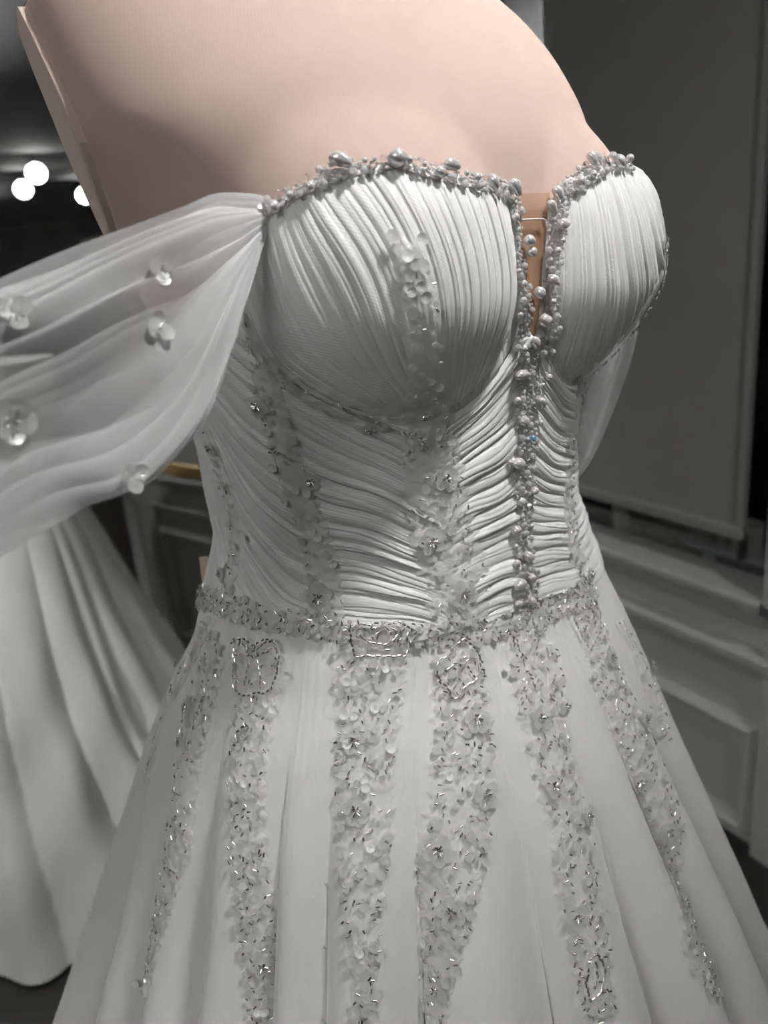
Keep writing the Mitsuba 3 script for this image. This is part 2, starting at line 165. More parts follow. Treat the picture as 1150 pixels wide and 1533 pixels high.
# annotations measured on the dress: angle, height (and half width or size)
DATA = {"NECK":[[-1.0167,0.016],[-0.9774,0.028],[-0.9381,0.031],[-0.8639,0.037],[-0.7941,0.041],[-0.6327,0.043],[-0.4451,0.038],[-0.2225,0.034],[-0.0873,0.031]],"NECKL":[[0.144,0.027],[0.192,0.034],[0.2443,0.039],[0.4058,0.045],[0.5672,0.045]],"WAIST":[[-1.5708,-0.197],[-1.261,-0.196],[-1.0297,-0.2],[-0.7549,-0.209],[-0.4232,-0.218],[-0.0044,-0.226],[0.3534,-0.23],[0.6589,-0.237]],"SEAM":[[-1.1039,-0.004],[-1.0603,-0.033],[-0.9861,-0.051],[-0.8378,-0.069],[-0.6458,-0.082],[-0.5236,-0.085],[-0.384,-0.08],[-0.2094,-0.064],[-0.0785,-0.043]],"F_cupL":{"deg":4,"c":[-0.6413,-0.0156,0.2164,0.0279],"k":[6.4998,0.6687,0.3297,0.1842,-0.0897,4.725,-0.4061,0.3294,-0.1319,1.0455,-0.1044,-0.1392,-0.0269,0.0791,-0.2174]},"F_cupR":{"deg":2,"c":[0.363,-0.0056,0.1078,0.0315],"k":[4.9845,0.5333,-0.7149,2.8023,0.4033,-0.4229]},"F_lowL":{"deg":3,"c":[-1.0527,-0.1299,0.267,0.0386],"k":[0.1842,4.4707,-0.1119,0.0012,1.9773,0.6273,-0.0388,-0.1422,-0.1195,0.2545]},"F_lowC":{"deg":2,"c":[-0.2545,-0.1252,0.0943,0.052],"k":[-5.7069,6.6792,-0.4301,-0.5588,-0.3644,0.0418]},"F_lowR":{"deg":2,"c":[0.309,-0.1362,0.1436,0.048],"k":[-3.6059,5.4713,-0.2585,0.9118,0.2639,-0.0643]},"STRIPS":{"S1":[[-1.1214,-0.002,0.00324],[-1.0996,-0.03,0.00601],[-1.1519,-0.056,0.00784],[-1.1519,-0.095,0.00897],[-1.117,-0.123,0.00994],[-1.0734,-0.153,0.01014],[-1.0559,-0.185,0.01026],[-1.0428,-0.2,0.00869]],"S2":[[-0.6545,0.013,0.00419],[-0.6283,-0.002,0.00668],[-0.6065,-0.017,0.00805],[-0.5978,-0.036,0.00769],[-0.5847,-0.053,0.01005],[-0.5585,-0.079,0.01538],[-0.5454,-0.104,0.01745],[-0.5236,-0.129,0.01942],[-0.5018,-0.154,0.02063],[-0.4451,-0.186,0.02113],[-0.4581,-0.215,0.01887]],"SA":[[-1.0777,-0.033,0.00266],[-1.0297,-0.048,0.00543],[-0.9119,-0.06,0.00684],[-0.7767,-0.075,0.00711],[-0.6458,-0.086,0.00664]],"S0":[[-1.5664,-0.082,0.00319],[-1.5708,-0.104,0.00571],[-1.5359,-0.125,0.00657],[-1.5621,-0.152,0.00674],[-1.5882,-0.175,0.00771],[-1.5708,-0.191,0.0077]],"SR":[[0.5934,0.005,0.00325],[0.6501,-0.016,0.00503],[0.589,-0.039,0.00587],[0.6501,-0.064,0.0057],[0.637,-0.079,0.00578],[0.7636,-0.101,0.00604],[0.6458,-0.119,0.00413]],"SB":[[0.5585,-0.137,0.00365],[0.5236,-0.165,0.00737],[0.5192,-0.194,0.00934],[0.5803,-0.222,0.01052],[0.576,-0.235,0.00865]],"K1":[[-1.7017,-0.211,0.00709],[-1.8588,-0.259,0.00656],[-1.9373,-0.3,0.00583],[-1.9155,-0.329,0.00584],[-1.9068,-0.341,0.00292]],"K2":[[-1.5926,-0.216,0.01207],[-1.6319,-0.264,0.01755],[-1.6101,-0.3,0.01575],[-1.5752,-0.34,0.0122],[-1.6013,-0.387,0.00976],[-1.6232,-0.428,0.00994],[-1.6057,-0.455,0.0036]],"K3":[[-1.357,-0.213,0.01964],[-1.3308,-0.248,0.01629],[-1.3046,-0.28,0.0137],[-1.2741,-0.315,0.01278],[-1.2392,-0.353,0.01197],[-1.2174,-0.391,0.01128],[-1.2086,-0.43,0.00976]],"K4":[[-0.8683,-0.21,0.02374],[-0.8988,-0.246,0.02049],[-0.9032,-0.276,0.01787],[-0.8988,-0.308,0.01609],[-0.9076,-0.337,0.0129],[-0.8988,-0.367,0.00904],[-0.8988,-0.401,0.00525]],"K5":[[-0.4887,-0.224,0.01719],[-0.5149,-0.258,0.01945],[-0.5454,-0.287,0.02145],[-0.5934,-0.311,0.02102],[-0.6327,-0.328,0.02077],[-0.6676,-0.354,0.01525],[-0.7069,-0.383,0.01146],[-0.7243,-0.414,0.00997]],"K6":[[-0.0567,-0.233,0.01474],[-0.0698,-0.255,0.02247],[-0.1309,-0.283,0.01953],[-0.1658,-0.311,0.01837],[-0.1833,-0.339,0.0173],[-0.2269,-0.368,0.01457],[-0.2531,-0.402,0.012],[-0.2793,-0.437,0.00873]],"K7":[[0.4843,-0.24,0.01607],[0.4058,-0.267,0.0159],[0.3447,-0.296,0.01666],[0.3185,-0.326,0.01937],[0.2967,-0.358,0.01939],[0.288,-0.398,0.01582],[0.1745,-0.421,0.01432],[0.1178,-0.445,0.00961],[0.1353,-0.475,0.0044]],"K8":[[0.7025,-0.267,0.00599],[0.6807,-0.296,0.00802],[0.6065,-0.325,0.00894],[0.5629,-0.353,0.00695]],"WB":[[-1.9984,-0.214,0.00865],[-1.5708,-0.197,0.00856],[-1.261,-0.196,0.00806],[-1.0297,-0.2,0.0079],[-0.7549,-0.208,0.00796],[-0.4232,-0.218,0.00824],[-0.2313,-0.223,0.00845],[-0.0044,-0.225,0.00959],[0.3578,-0.23,0.01014],[0.6414,-0.236,0.00876]]},"FLOWERS":[[-0.7941,-0.078,0.00481],[-1.1956,-0.064,0.00444],[-1.0865,-0.182,0.00592],[-0.5803,-0.155,0.00555],[-0.4407,-0.193,0.00592],[-0.4931,-0.118,0.00481],[-0.6065,-0.092,0.0037],[-0.4669,-0.266,0.00555],[-0.4931,-0.303,0.00555],[-0.6763,-0.322,0.00555],[-0.6545,-0.352,0.00555],[-0.7112,-0.394,0.00555],[-0.9425,-0.262,0.00481],[-0.925,-0.296,0.00518],[-1.213,-0.392,0.00444],[-1.3308,-0.258,0.00407],[-1.6973,-0.269,0.00555],[-0.1614,-0.28,0.00481],[-0.2138,-0.314,0.00444],[-0.096,-0.341,0.00444],[-0.2662,-0.38,0.00444],[0.4363,-0.277,0.00444],[0.4189,-0.321,0.00518],[0.2749,-0.352,0.00481],[0.2967,-0.389,0.00444],[0.1527,-0.418,0.00518],[0.9687,-0.334,0.00333],[0.0175,-0.282,0.00222],[-1.994,-0.264,0.0037],[-0.5934,-0.074,0.00333],[0.637,-0.225,0.00333],[0.5149,-0.122,0.00333],[-1.0603,-0.11,0.00333],[-1.6493,-0.181,0.00333],[-1.5533,-0.093,0.00333],[-1.6799,-0.289,0.00333],[0.5411,-0.243,0.0037]],"BIG":[[-0.9468,-0.057],[-0.9512,-0.064],[-1.1912,-0.079],[-1.1214,-0.012],[-1.0865,-0.016],[-1.0385,-0.033],[-1.0297,-0.04],[-1.069,-0.035],[-1.1868,-0.122],[-1.1301,-0.115],[-1.0865,-0.117],[-1.0559,-0.112],[-1.2086,-0.101],[-1.6319,-0.174],[-1.5403,-0.158],[-1.4486,-0.149],[-1.0908,-0.14],[-1.069,-0.144],[-1.021,-0.161],[-0.637,0.003],[-0.5978,0.009],[-0.6414,-0.01],[-0.6109,-0.01],[-0.5978,-0.015],[-0.6327,-0.012],[-0.9774,-0.23],[-0.829,-0.226],[-1.1956,-0.226],[-1.2392,-0.246],[-1.2654,-0.243],[-0.9817,-0.248],[-0.9468,-0.249],[-0.8727,-0.247],[-0.8988,-0.285],[-0.8159,-0.268],[-0.9643,-0.263],[-0.6152,-0.288],[-0.733,-0.372],[0.4974,-0.329],[-0.9032,-0.281],[-1.3483,-0.287],[-1.2959,-0.287],[-0.9076,-0.365],[-1.2217,-0.42],[-1.2086,-0.421],[-1.7497,-0.474],[-1.6188,-0.44],[-0.8814,-0.314],[0.1091,-0.455],[-0.2531,-0.247],[-0.7461,-0.071],[-0.6763,-0.075],[-0.8203,-0.073],[-0.5236,-0.092],[-0.4625,-0.096],[-0.5803,-0.054],[-0.5498,-0.058]],"MOTIFS":[[[-1.4748,-0.216],[-1.453,-0.213],[-1.4268,-0.212],[-1.3963,-0.211],[-1.3744,-0.212],[-1.3483,-0.213],[-1.3308,-0.211],[-1.309,-0.209],[-1.2872,-0.208],[-1.2654,-0.208],[-1.2479,-0.21],[-1.2435,-0.212]],[[-1.3439,-0.219],[-1.3614,-0.217],[-1.3788,-0.215],[-1.3963,-0.214],[-1.4181,-0.212],[-1.4443,-0.214],[-1.453,-0.216],[-1.453,-0.219],[-1.4486,-0.222],[-1.4355,-0.224],[-1.4355,-0.227],[-1.4355,-0.23],[-1.4355,-0.233],[-1.4312,-0.236],[-1.4268,-0.239],[-1.4094,-0.241],[-1.3875,-0.242],[-1.3657,-0.242],[-1.3439,-0.241],[-1.3221,-0.239]],[[-1.3439,-0.219],[-1.3308,-0.217],[-1.3177,-0.214],[-1.309,-0.212],[-1.2959,-0.21],[-1.2741,-0.209],[-1.2566,-0.209],[-1.2479,-0.212],[-1.2392,-0.214],[-1.2348,-0.217],[-1.2348,-0.22],[-1.2348,-0.223],[-1.2348,-0.225],[-1.2392,-0.228],[-1.2479,-0.231],[-1.2523,-0.234],[-1.2654,-0.236],[-1.2828,-0.238],[-1.3003,-0.238]],[[-1.3614,-0.222],[-1.3614,-0.225],[-1.3657,-0.228],[-1.3657,-0.231],[-1.3701,-0.234]],[[-1.3221,-0.221],[-1.3134,-0.224],[-1.3046,-0.227],[-1.3003,-0.229],[-1.3003,-0.232],[-1.2959,-0.235]],[[-1.3526,-0.219],[-1.3744,-0.218],[-1.3875,-0.216]],[[-1.3265,-0.218],[-1.3046,-0.216],[-1.2872,-0.215],[-1.2697,-0.213]],[[-0.9643,-0.201],[-0.9599,-0.204],[-0.9599,-0.207],[-0.9556,-0.21],[-0.9512,-0.213],[-0.9468,-0.216],[-0.9381,-0.217],[-0.9163,-0.217],[-0.8945,-0.217],[-0.877,-0.218],[-0.8552,-0.218],[-0.8334,-0.219],[-0.8159,-0.219],[-0.7941,-0.22],[-0.7723,-0.22],[-0.7505,-0.221],[-0.7374,-0.219],[-0.7287,-0.216],[-0.7287,-0.214],[-0.7374,-0.211],[-0.733,-0.208],[-0.7156,-0.206],[-0.7287,-0.204],[-0.7461,-0.202],[-0.7636,-0.2],[-0.7854,-0.2],[-0.8072,-0.2],[-0.829,-0.201],[-0.8508,-0.201],[-0.8683,-0.201],[-0.8858,-0.199],[-0.9076,-0.198],[-0.925,-0.198],[-0.9468,-0.199]],[[-0.9207,-0.205],[-0.9076,-0.207],[-0.8901,-0.209],[-0.8727,-0.21],[-0.8508,-0.211],[-0.829,-0.212],[-0.8116,-0.211],[-0.7941,-0.21],[-0.781,-0.208],[-0.7636,-0.206],[-0.7767,-0.205]],[[-0.4669,-0.221],[-0.4931,-0.222],[-0.5149,-0.223],[-0.5323,-0.225],[-0.5498,-0.227],[-0.5716,-0.228],[-0.5934,-0.228],[-0.6065,-0.23],[-0.6152,-0.232],[-0.6152,-0.235],[-0.6109,-0.238],[-0.6065,-0.241],[-0.589,-0.243],[-0.576,-0.246],[-0.5716,-0.249],[-0.5629,-0.251],[-0.5454,-0.252],[-0.5236,-0.251],[-0.5149,-0.249],[-0.4974,-0.248],[-0.4756,-0.247],[-0.4538,-0.247],[-0.432,-0.246],[-0.4145,-0.244],[-0.4014,-0.242],[-0.3971,-0.239],[-0.3927,-0.236],[-0.3927,-0.234],[-0.4014,-0.231],[-0.4145,-0.228],[-0.432,-0.225],[-0.4538,-0.222]],[[-0.5018,-0.235],[-0.5236,-0.233],[-0.5411,-0.234],[-0.5629,-0.235]],[[-0.4974,-0.237],[-0.48,-0.235],[-0.4625,-0.234]],[[-0.5061,-0.238],[-0.5105,-0.241],[-0.5149,-0.243],[-0.5018,-0.246]],[[-0.4625,-0.238],[-0.4538,-0.241],[-0.4407,-0.244]],[[0.0087,-0.223],[0.0044,-0.227],[0.0,-0.23],[0.0,-0.233],[-0.0044,-0.236],[0.0175,-0.239],[0.0436,-0.239],[0.0742,-0.238]],[[-0.1833,-0.229],[-0.1614,-0.232],[-0.144,-0.235],[-0.1484,-0.238],[-0.1484,-0.241],[-0.1353,-0.244],[-0.1222,-0.247]],[[0.432,-0.23],[0.4756,-0.233],[0.5061,-0.236],[0.528,-0.24],[0.5454,-0.244],[0.5498,-0.247],[0.5541,-0.251],[0.5323,-0.253],[0.5149,-0.256],[0.4843,-0.258],[0.4581,-0.26],[0.4189,-0.261],[0.3796,-0.262],[0.3491,-0.263],[0.3272,-0.264],[0.3185,-0.261],[0.3142,-0.257],[0.3142,-0.254],[0.3185,-0.251],[0.3185,-0.248],[0.3185,-0.245],[0.3185,-0.242],[0.3185,-0.238],[0.3403,-0.236],[0.3752,-0.235]],[[0.3709,-0.245],[0.4145,-0.245],[0.432,-0.247],[0.4232,-0.25],[0.384,-0.251],[0.3752,-0.252]],[[0.432,-0.241],[0.48,-0.243],[0.4931,-0.246],[0.4887,-0.249],[0.4712,-0.252],[0.4451,-0.254]],[[-0.2618,-0.402],[-0.2487,-0.401],[-0.24,-0.402],[-0.2356,-0.405],[-0.2356,-0.407],[-0.2356,-0.41],[-0.24,-0.412],[-0.2443,-0.414],[-0.2531,-0.417],[-0.2574,-0.419],[-0.2662,-0.421],[-0.2793,-0.423],[-0.288,-0.424],[-0.288,-0.421],[-0.288,-0.419],[-0.288,-0.416],[-0.2836,-0.413],[-0.2793,-0.411],[-0.2749,-0.408]],[[-0.2531,-0.405],[-0.2531,-0.407],[-0.2574,-0.41],[-0.2574,-0.412],[-0.2662,-0.415],[-0.2705,-0.417]]],"PEARLS":[[-1.0036,0.019,0.0037,1.5,70],[-0.9425,0.028,0.00296,1,0],[-0.8508,0.034,0.00259,1,0],[-0.7723,0.043,0.0037,1.5,25],[-0.6327,0.042,0.00407,1.25,0],[-0.5978,0.042,0.00185,1,0],[-0.5192,0.036,0.00259,1,0],[-0.4756,0.039,0.00333,1.5,10],[-0.3883,0.034,0.00222,1,0],[-0.3098,0.032,0.00296,1.5,80],[-0.1091,0.032,0.00333,1.5,60],[-0.1178,0.018,0.00222,1,0],[-0.0393,0.006,0.00333,1.25,10],[-0.0262,0.0,0.00296,1.2,0],[-0.0742,-0.016,0.00222,1,0],[0.0218,-0.022,0.00333,1.2,70],[-0.0393,-0.051,0.00259,1,0],[0.0349,-0.049,0.00296,1.6,60],[-0.0349,-0.066,0.00333,1.7,0],[-0.0524,-0.081,0.00259,1,0],[0.0087,-0.095,0.00333,1.2,0],[0.0305,-0.102,0.00167,1,0],[0.1658,-0.1,0.00167,1,0],[0.1702,0.028,0.00333,1.3,60],[0.1353,0.022,0.00296,1.3,60],[0.1658,0.012,0.00333,1.2,0],[0.1396,-0.001,0.00222,1,0],[0.1265,-0.016,0.00296,1.5,40],[0.1309,-0.027,0.00222,1,0],[0.1265,-0.036,0.00407,1.1,0],[0.1876,-0.057,0.00222,1,0],[0.1484,-0.087,0.00296,1.4,60],[0.1876,-0.072,0.00222,1,0],[0.1484,-0.076,0.00148,1,0],[0.3403,0.044,0.00333,1.25,70],[0.3142,0.036,0.00222,1,0],[0.2618,0.033,0.00222,1.3,60],[0.4538,0.042,0.00296,1.5,75],[0.5323,0.044,0.00259,1,0],[-0.0262,-0.121,0.0037,1.5,10],[0.1222,-0.122,0.00185,1,0],[0.1222,-0.143,0.00296,1.1,0],[0.0,-0.147,0.00296,1.2,60],[0.1222,-0.152,0.00185,1,0],[-0.048,-0.164,0.00333,1.2,0],[0.0916,-0.166,0.00185,1,0],[0.0262,-0.185,0.00333,1.3,80],[-0.0654,-0.186,0.00259,1,0],[0.1004,-0.18,0.00185,1,0],[0.1004,-0.198,0.00222,1.3,70],[0.048,-0.2,0.00296,1.2,30],[-0.0611,-0.2,0.00407,1.3,0],[0.0044,-0.208,0.00167,1,0],[0.0218,-0.216,0.00259,1.5,60],[-0.0829,-0.213,0.00222,1.5,0],[-0.0524,-0.175,0.00185,1,0],[-0.0829,-0.119,0.00185,1,0],[0.0785,-0.133,0.00185,1,0],[0.0131,-0.157,0.00185,1,0],[0.0567,-0.108,0.00148,1,0],[-0.0087,-0.112,0.00148,1,0],[0.1091,-0.206,0.00148,1,0],[-1.1039,-0.002,0.00222,1.2,80],[-0.9861,0.024,0.00148,1,0],[-0.9032,0.032,0.00185,1,0],[-0.7156,0.043,0.00148,1,0],[-0.5585,0.04,0.00148,1,0],[-0.4232,0.036,0.00148,1,0],[-0.1963,0.032,0.00148,1,0],[-0.096,0.012,0.00148,1,0],[-0.1004,-0.009,0.00148,1,0],[-0.0873,-0.032,0.00185,1,0],[-0.0393,-0.038,0.00148,1,0],[0.1745,-0.047,0.00185,1,0],[0.1571,0.004,0.00185,1,0]],"TRIM":{"N":[[-1.0167,0.015,0.00246],[-0.9817,0.026,0.00303],[-0.9381,0.03,0.0033],[-0.8639,0.035,0.00357],[-0.7941,0.04,0.00416],[-0.7156,0.041,0.00358],[-0.6327,0.042,0.00333],[-0.5411,0.038,0.00368],[-0.4538,0.035,0.00408],[-0.336,0.032,0.00425],[-0.1222,0.03,0.00458],[-0.1047,0.02,0.00356],[-0.096,0.007,0.00324],[-0.0829,-0.007,0.00365],[-0.0654,-0.022,0.00482],[-0.0436,-0.036,0.00566],[-0.0436,-0.051,0.00652]],"M":[[0.5367,0.042,0.00472],[0.4058,0.042,0.00496],[0.2836,0.036,0.00525],[0.192,0.028,0.00521],[0.1527,0.015,0.00485],[0.1353,0.001,0.00488],[0.1178,-0.013,0.00454],[0.1222,-0.027,0.0046],[0.144,-0.043,0.0051],[0.1614,-0.059,0.006]],"C":[[0.0131,-0.048,0.01003],[0.0436,-0.068,0.0095],[0.0349,-0.088,0.00886],[0.0611,-0.11,0.00906],[0.0349,-0.131,0.00917],[0.0436,-0.153,0.00763],[0.0305,-0.175,0.00772],[0.0087,-0.197,0.00865],[-0.0087,-0.217,0.00957]]},"BLUE":[0.0829,-0.108],"SL_TOP":[[-0.0513,-0.1658,1.332],[-0.0584,-0.1712,1.3347],[-0.069,-0.1795,1.3352],[-0.0849,-0.1983,1.3291],[-0.1074,-0.2226,1.319],[-0.1274,-0.2433,1.3103],[-0.1414,-0.2587,1.3049],[-0.1632,-0.2735,1.2982]],"SL_BOT":[[-0.0603,-0.1785,1.3123],[-0.067,-0.1888,1.2936],[-0.0749,-0.202,1.2724],[-0.0833,-0.2174,1.251],[-0.0957,-0.2374,1.2346],[-0.1102,-0.2531,1.2251],[-0.1263,-0.2642,1.2234],[-0.1384,-0.2803,1.219],[-0.1469,-0.2949,1.2161],[-0.1619,-0.3058,1.2149]],"SR_TOP":[[0.1902,0.0337,1.282],[0.1831,0.0219,1.2455],[0.1746,0.0131,1.2184],[0.1588,0.0106,1.1785],[0.1438,0.0108,1.1467],[0.1313,0.0158,1.1297],[0.1241,0.0244,1.1237]],"SR_BOT":[[0.161,0.042,1.2752],[0.1489,0.0352,1.238],[0.1374,0.0313,1.2098],[0.1296,0.0321,1.1798],[0.1248,0.0292,1.1546],[0.123,0.0292,1.1387],[0.1224,0.0317,1.13]],"SLF":[[0.381,0.294,0],[0.679,0.261,1],[0.408,0.562,0],[0.726,0.639,2],[0.595,0.967,0]]}
# ---- helpers
def grid_mesh(P, close=False):
    """triangles of an (m, n, 3) grid of points"""
    m, n = P.shape[:2]
    i, j = np.meshgrid(np.arange(m - 1), np.arange(n - 1), indexing='ij')
    a = i * n + j
    f = np.concatenate([np.stack([a, a + n, a + n + 1], -1).reshape(-1, 3), np.stack([a, a + n + 1, a + 1], -1).reshape(-1, 3)])
    return trimesh.Trimesh(P.reshape(-1, 3), f, process=False)
def put(key, mesh, bsdf, smooth=False, uv=None, **lab):
    scene[key] = mikit.ply(mesh, bsdf, smooth, uv=uv)
    if lab: labels[key] = lab
def box(lo, hi, bevel=.0):
    lo, hi = np.minimum(lo, hi), np.maximum(lo, hi)
    b = trimesh.creation.box(extents=hi - lo); b.apply_translation((lo + hi) / 2)
    if bevel > 0:
        c = np.array([[x, y, z] for x in (lo[0] + bevel, hi[0] - bevel) for y in (lo[1] + bevel, hi[1] - bevel) for z in (lo[2] + bevel, hi[2] - bevel)])
        pts = np.vstack([c + d for d in np.array([[bevel, 0, 0], [-bevel, 0, 0], [0, bevel, 0], [0, -bevel, 0], [0, 0, bevel], [0, 0, -bevel]])])
        b = trimesh.convex.convex_hull(pts)
    return b
cat = trimesh.util.concatenate
DRESS, FORM = 'wedding_dress', 'dress_form'

# ================= the setting
def frame_of(P, d, n):
    m = np.eye(4); m[:3, 0], m[:3, 1], m[:3, 2], m[:3, 3] = d, n, [0, 0, 1], [P[0], P[1], 0]
    return m
RW = frame_of([.71294, .78667], [.47739, -.87869, 0], [-.87869, -.47739, 0])     # the panelled wall on the right: x along, y out into the room
LW = frame_of([-.81017, 1.78233], [.76100, -.64875, 0], [-.64875, -.76100, 0])   # the dark partition at the left
def wpart(key, M, boxes, bsdf, **lab):
    m = cat([box(np.array([a0, o0, z0]), np.array([a1, o1, z1]), b) for a0, a1, o0, o1, z0, z1, b in boxes]); m.apply_transform(M)
    put(key, m, bsdf, **lab)
ST = dict(kind='structure')
put('floor', box(np.array([-7, -4, -.1]), np.array([3.5, 14, 0])), 'floor_dark', **ST)
put('ceiling', box(np.array([-7, -4, 2.5]), np.array([3.5, 14, 2.6])), 'ceiling_paint', **ST)
put('wall_far', box(np.array([-7, 13.5, 0]), np.array([3.5, 13.6, 2.5])), 'wall_paint', **ST)
put('wall_left', box(np.array([-7.1, -4, 0]), np.array([-7, 14, 2.5])), 'wall_paint', **ST)
put('wall_behind', box(np.array([-7, -4.1, 0]), np.array([3.5, -4, 2.5])), 'dark_paint', **ST)
# right wall: window opening between its jambs, sill, wainscot with raised mouldings
wpart('wall_right', RW, [(-2.6, .0, -.10, -.03, 0, .60, 0), (.0, 2.6, -.10, -.002, 0, 2.5, 0), (-2.6, -.9, -.10, -.03, .60, 2.5, 0), (-.9, 0, -.10, -.03, 2.2, 2.5, 0)], 'wall_paint', **ST)
def rail(key, a0, a1, z, prof):
    """a moulding: its profile (out, height) swept along the wall"""
    p = np.array(prof); P = np.stack([np.concatenate([np.full((len(p), 1), a), p[:, :1], p[:, 1:] + z], 1) for a in (a0, a1)])
    m = grid_mesh(P.transpose(1, 0, 2)); m.apply_transform(RW); return m
SILLP = [(-.03, -.075), (-.012, -.07), (-.006, -.055), (.004, -.05), (.008, -.035), (.022, -.026), (.026, -.018), (.026, -.004), (.022, 0), (-.09, .0)]
put('trim_001', rail('', -2.6, 0.0, .615, SILLP), 'wall_paint', 30, **ST)
put('trim_002', rail('', -2.6, 2.6, .470, [(-.03, -.055), (-.02, -.05), (-.014, -.03), (-.002, -.024), (.004, -.01), (.004, .004), (-.004, .012), (-.03, .016)]), 'wall_paint', 30, **ST)
def panel_frame(key, M, a0, a1, z0, z1, w, out, o0, bsdf):
    prof = [(0, 0), (.15, .55), (.35, 1), (.55, 1), (.75, .5), (1, .25), (1, 0)]
    rows = []
    for t, h in prof:
        k = t * w
        rows.append([(a0 + k, o0 + h * out, z0 + k), (a1 - k, o0 + h * out, z0 + k), (a1 - k, o0 + h * out, z1 - k), (a0 + k, o0 + h * out, z1 - k), (a0 + k, o0 + h * out, z0 + k)])
    m = grid_mesh(np.array(rows)); m.apply_transform(M); put(key, m, bsdf, False, **ST)
panel_frame('trim_003', RW, -.80, -.012, -.04 + .06, .31, .042, .022, -.03, 'wall_paint')
panel_frame('trim_004', RW, .10, .90, .02, .31, .042, .022, -.002, 'wall_paint')
wpart('trim_005', RW, [(-.004, .11, -.03, .014, .60, 2.3, .004)], 'wall_paint', **ST)      # window casing
wpart('window_001', RW, [(-.9, 0, -.0825, -.0820, .60, 2.2, 0)], 'pane', **ST)
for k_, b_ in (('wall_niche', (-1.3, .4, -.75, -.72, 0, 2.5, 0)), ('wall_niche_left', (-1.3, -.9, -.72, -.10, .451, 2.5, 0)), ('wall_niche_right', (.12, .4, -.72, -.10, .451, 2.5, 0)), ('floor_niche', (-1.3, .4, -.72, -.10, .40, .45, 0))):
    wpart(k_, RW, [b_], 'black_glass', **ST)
nn = 80; q = np.linspace(0, 1, nn); zc = np.linspace(.452, 1.5, 30); A_, Z_ = np.meshgrid(q, zc, indexing='ij')
A2 = -.66 + (.16 + .22 * np.clip(1.1 - Z_, 0, 1)) * A_; O_ = -.30 + .03 * np.sin(A_ * 30 + 2 * Z_)
m = grid_mesh(np.stack([A2, O_, Z_], -1)); m.apply_transform(RW); put('hanging_cloth', m, 'pale_green', True, label='pale greenish cloth behind the window glass below the blind', category='cloth')
wpart('teal_board', RW, [(-.33, -.06, -.34, -.16, .60, .612, .003), (-.30, -.27, -.30, -.20, .45, .60, 0), (-.12, -.09, -.30, -.20, .45, .60, 0)], 'teal', label='dull teal shelf board behind the dark window glass', category='shelf')
# grey blind in front of the window
BL = 'roller_blind'
wpart(BL + '__cloth', RW, [(-.607, -.083, -.022, -.018, .735, 2.2, 0)], 'blind_cloth')
wpart(BL + '__bottom_bar', RW, [(-.612, -.070, -.028, -.008, .715, .742, .005)], 'blind_cloth')
wpart(BL + '__side_hem', RW, [(-.092, -.068, -.026, -.012, .735, 2.2, .006)], 'blind_cloth')
wpart(BL + '__side_hem_001', RW, [(-.622, -.600, -.026, -.012, .735, 2.2, .006)], 'blind_cloth')
wpart(BL + '__roller', RW, [(-.63, -.05, -.05, -.006, 2.195, 2.25, .012)], 'wall_paint')
labels[BL] = dict(label='plain grey blind panel hanging over the dark window on the right', category='blind')
k = trimesh.creation.cylinder(radius=.009, height=.05, sections=16); k.apply_translation([-.088, -.04, .69]); k.apply_transform(RW)
put('window_catch', k, 'black_metal', 30, label='small black peg standing on the sill under the blind corner', category='window catch')
# left partition
wpart('wall_partition', LW, [(0, .80, -.06, 0, 0, 1.45, 0)], 'dark_paint', **ST)
wpart('trim_006', LW, [(.12, .78, 0, .018, .655, .68, .006), (.12, .78, 0, .01, .63, .66, .004)], 'dark_paint', **ST)
panel_frame('trim_007', LW, .135, .41, .22, .60, .035, .016, 0, 'dark_paint')
panel_frame('trim_008', LW, .46, .76, .22, .60, .035, .016, 0, 'dark_paint')
PF = 'picture_frame'
panel_frame(PF + '__moulding', LW, .16, .455, .735, 1.35, .05, .02, 0, 'dark_paint'); labels.pop(PF + '__moulding')
wpart(PF + '__gilt_slip', LW, [(.19, .42, .002, .012, .775, .815, .004), (.19, .21, .002, .012, .78, 1.31, .004), (.40, .42, .002, .012, .78, 1.31, .004), (.19, .42, .002, .012, 1.29, 1.31, .004)], 'gilt')
wpart(PF + '__backing', LW, [(.19, .42, .0, .004, .78, 1.31, 0)], 'dark_paint')
labels[PF] = dict(label='dark grey frame with a gilt lower strip on the partition', category='picture frame')
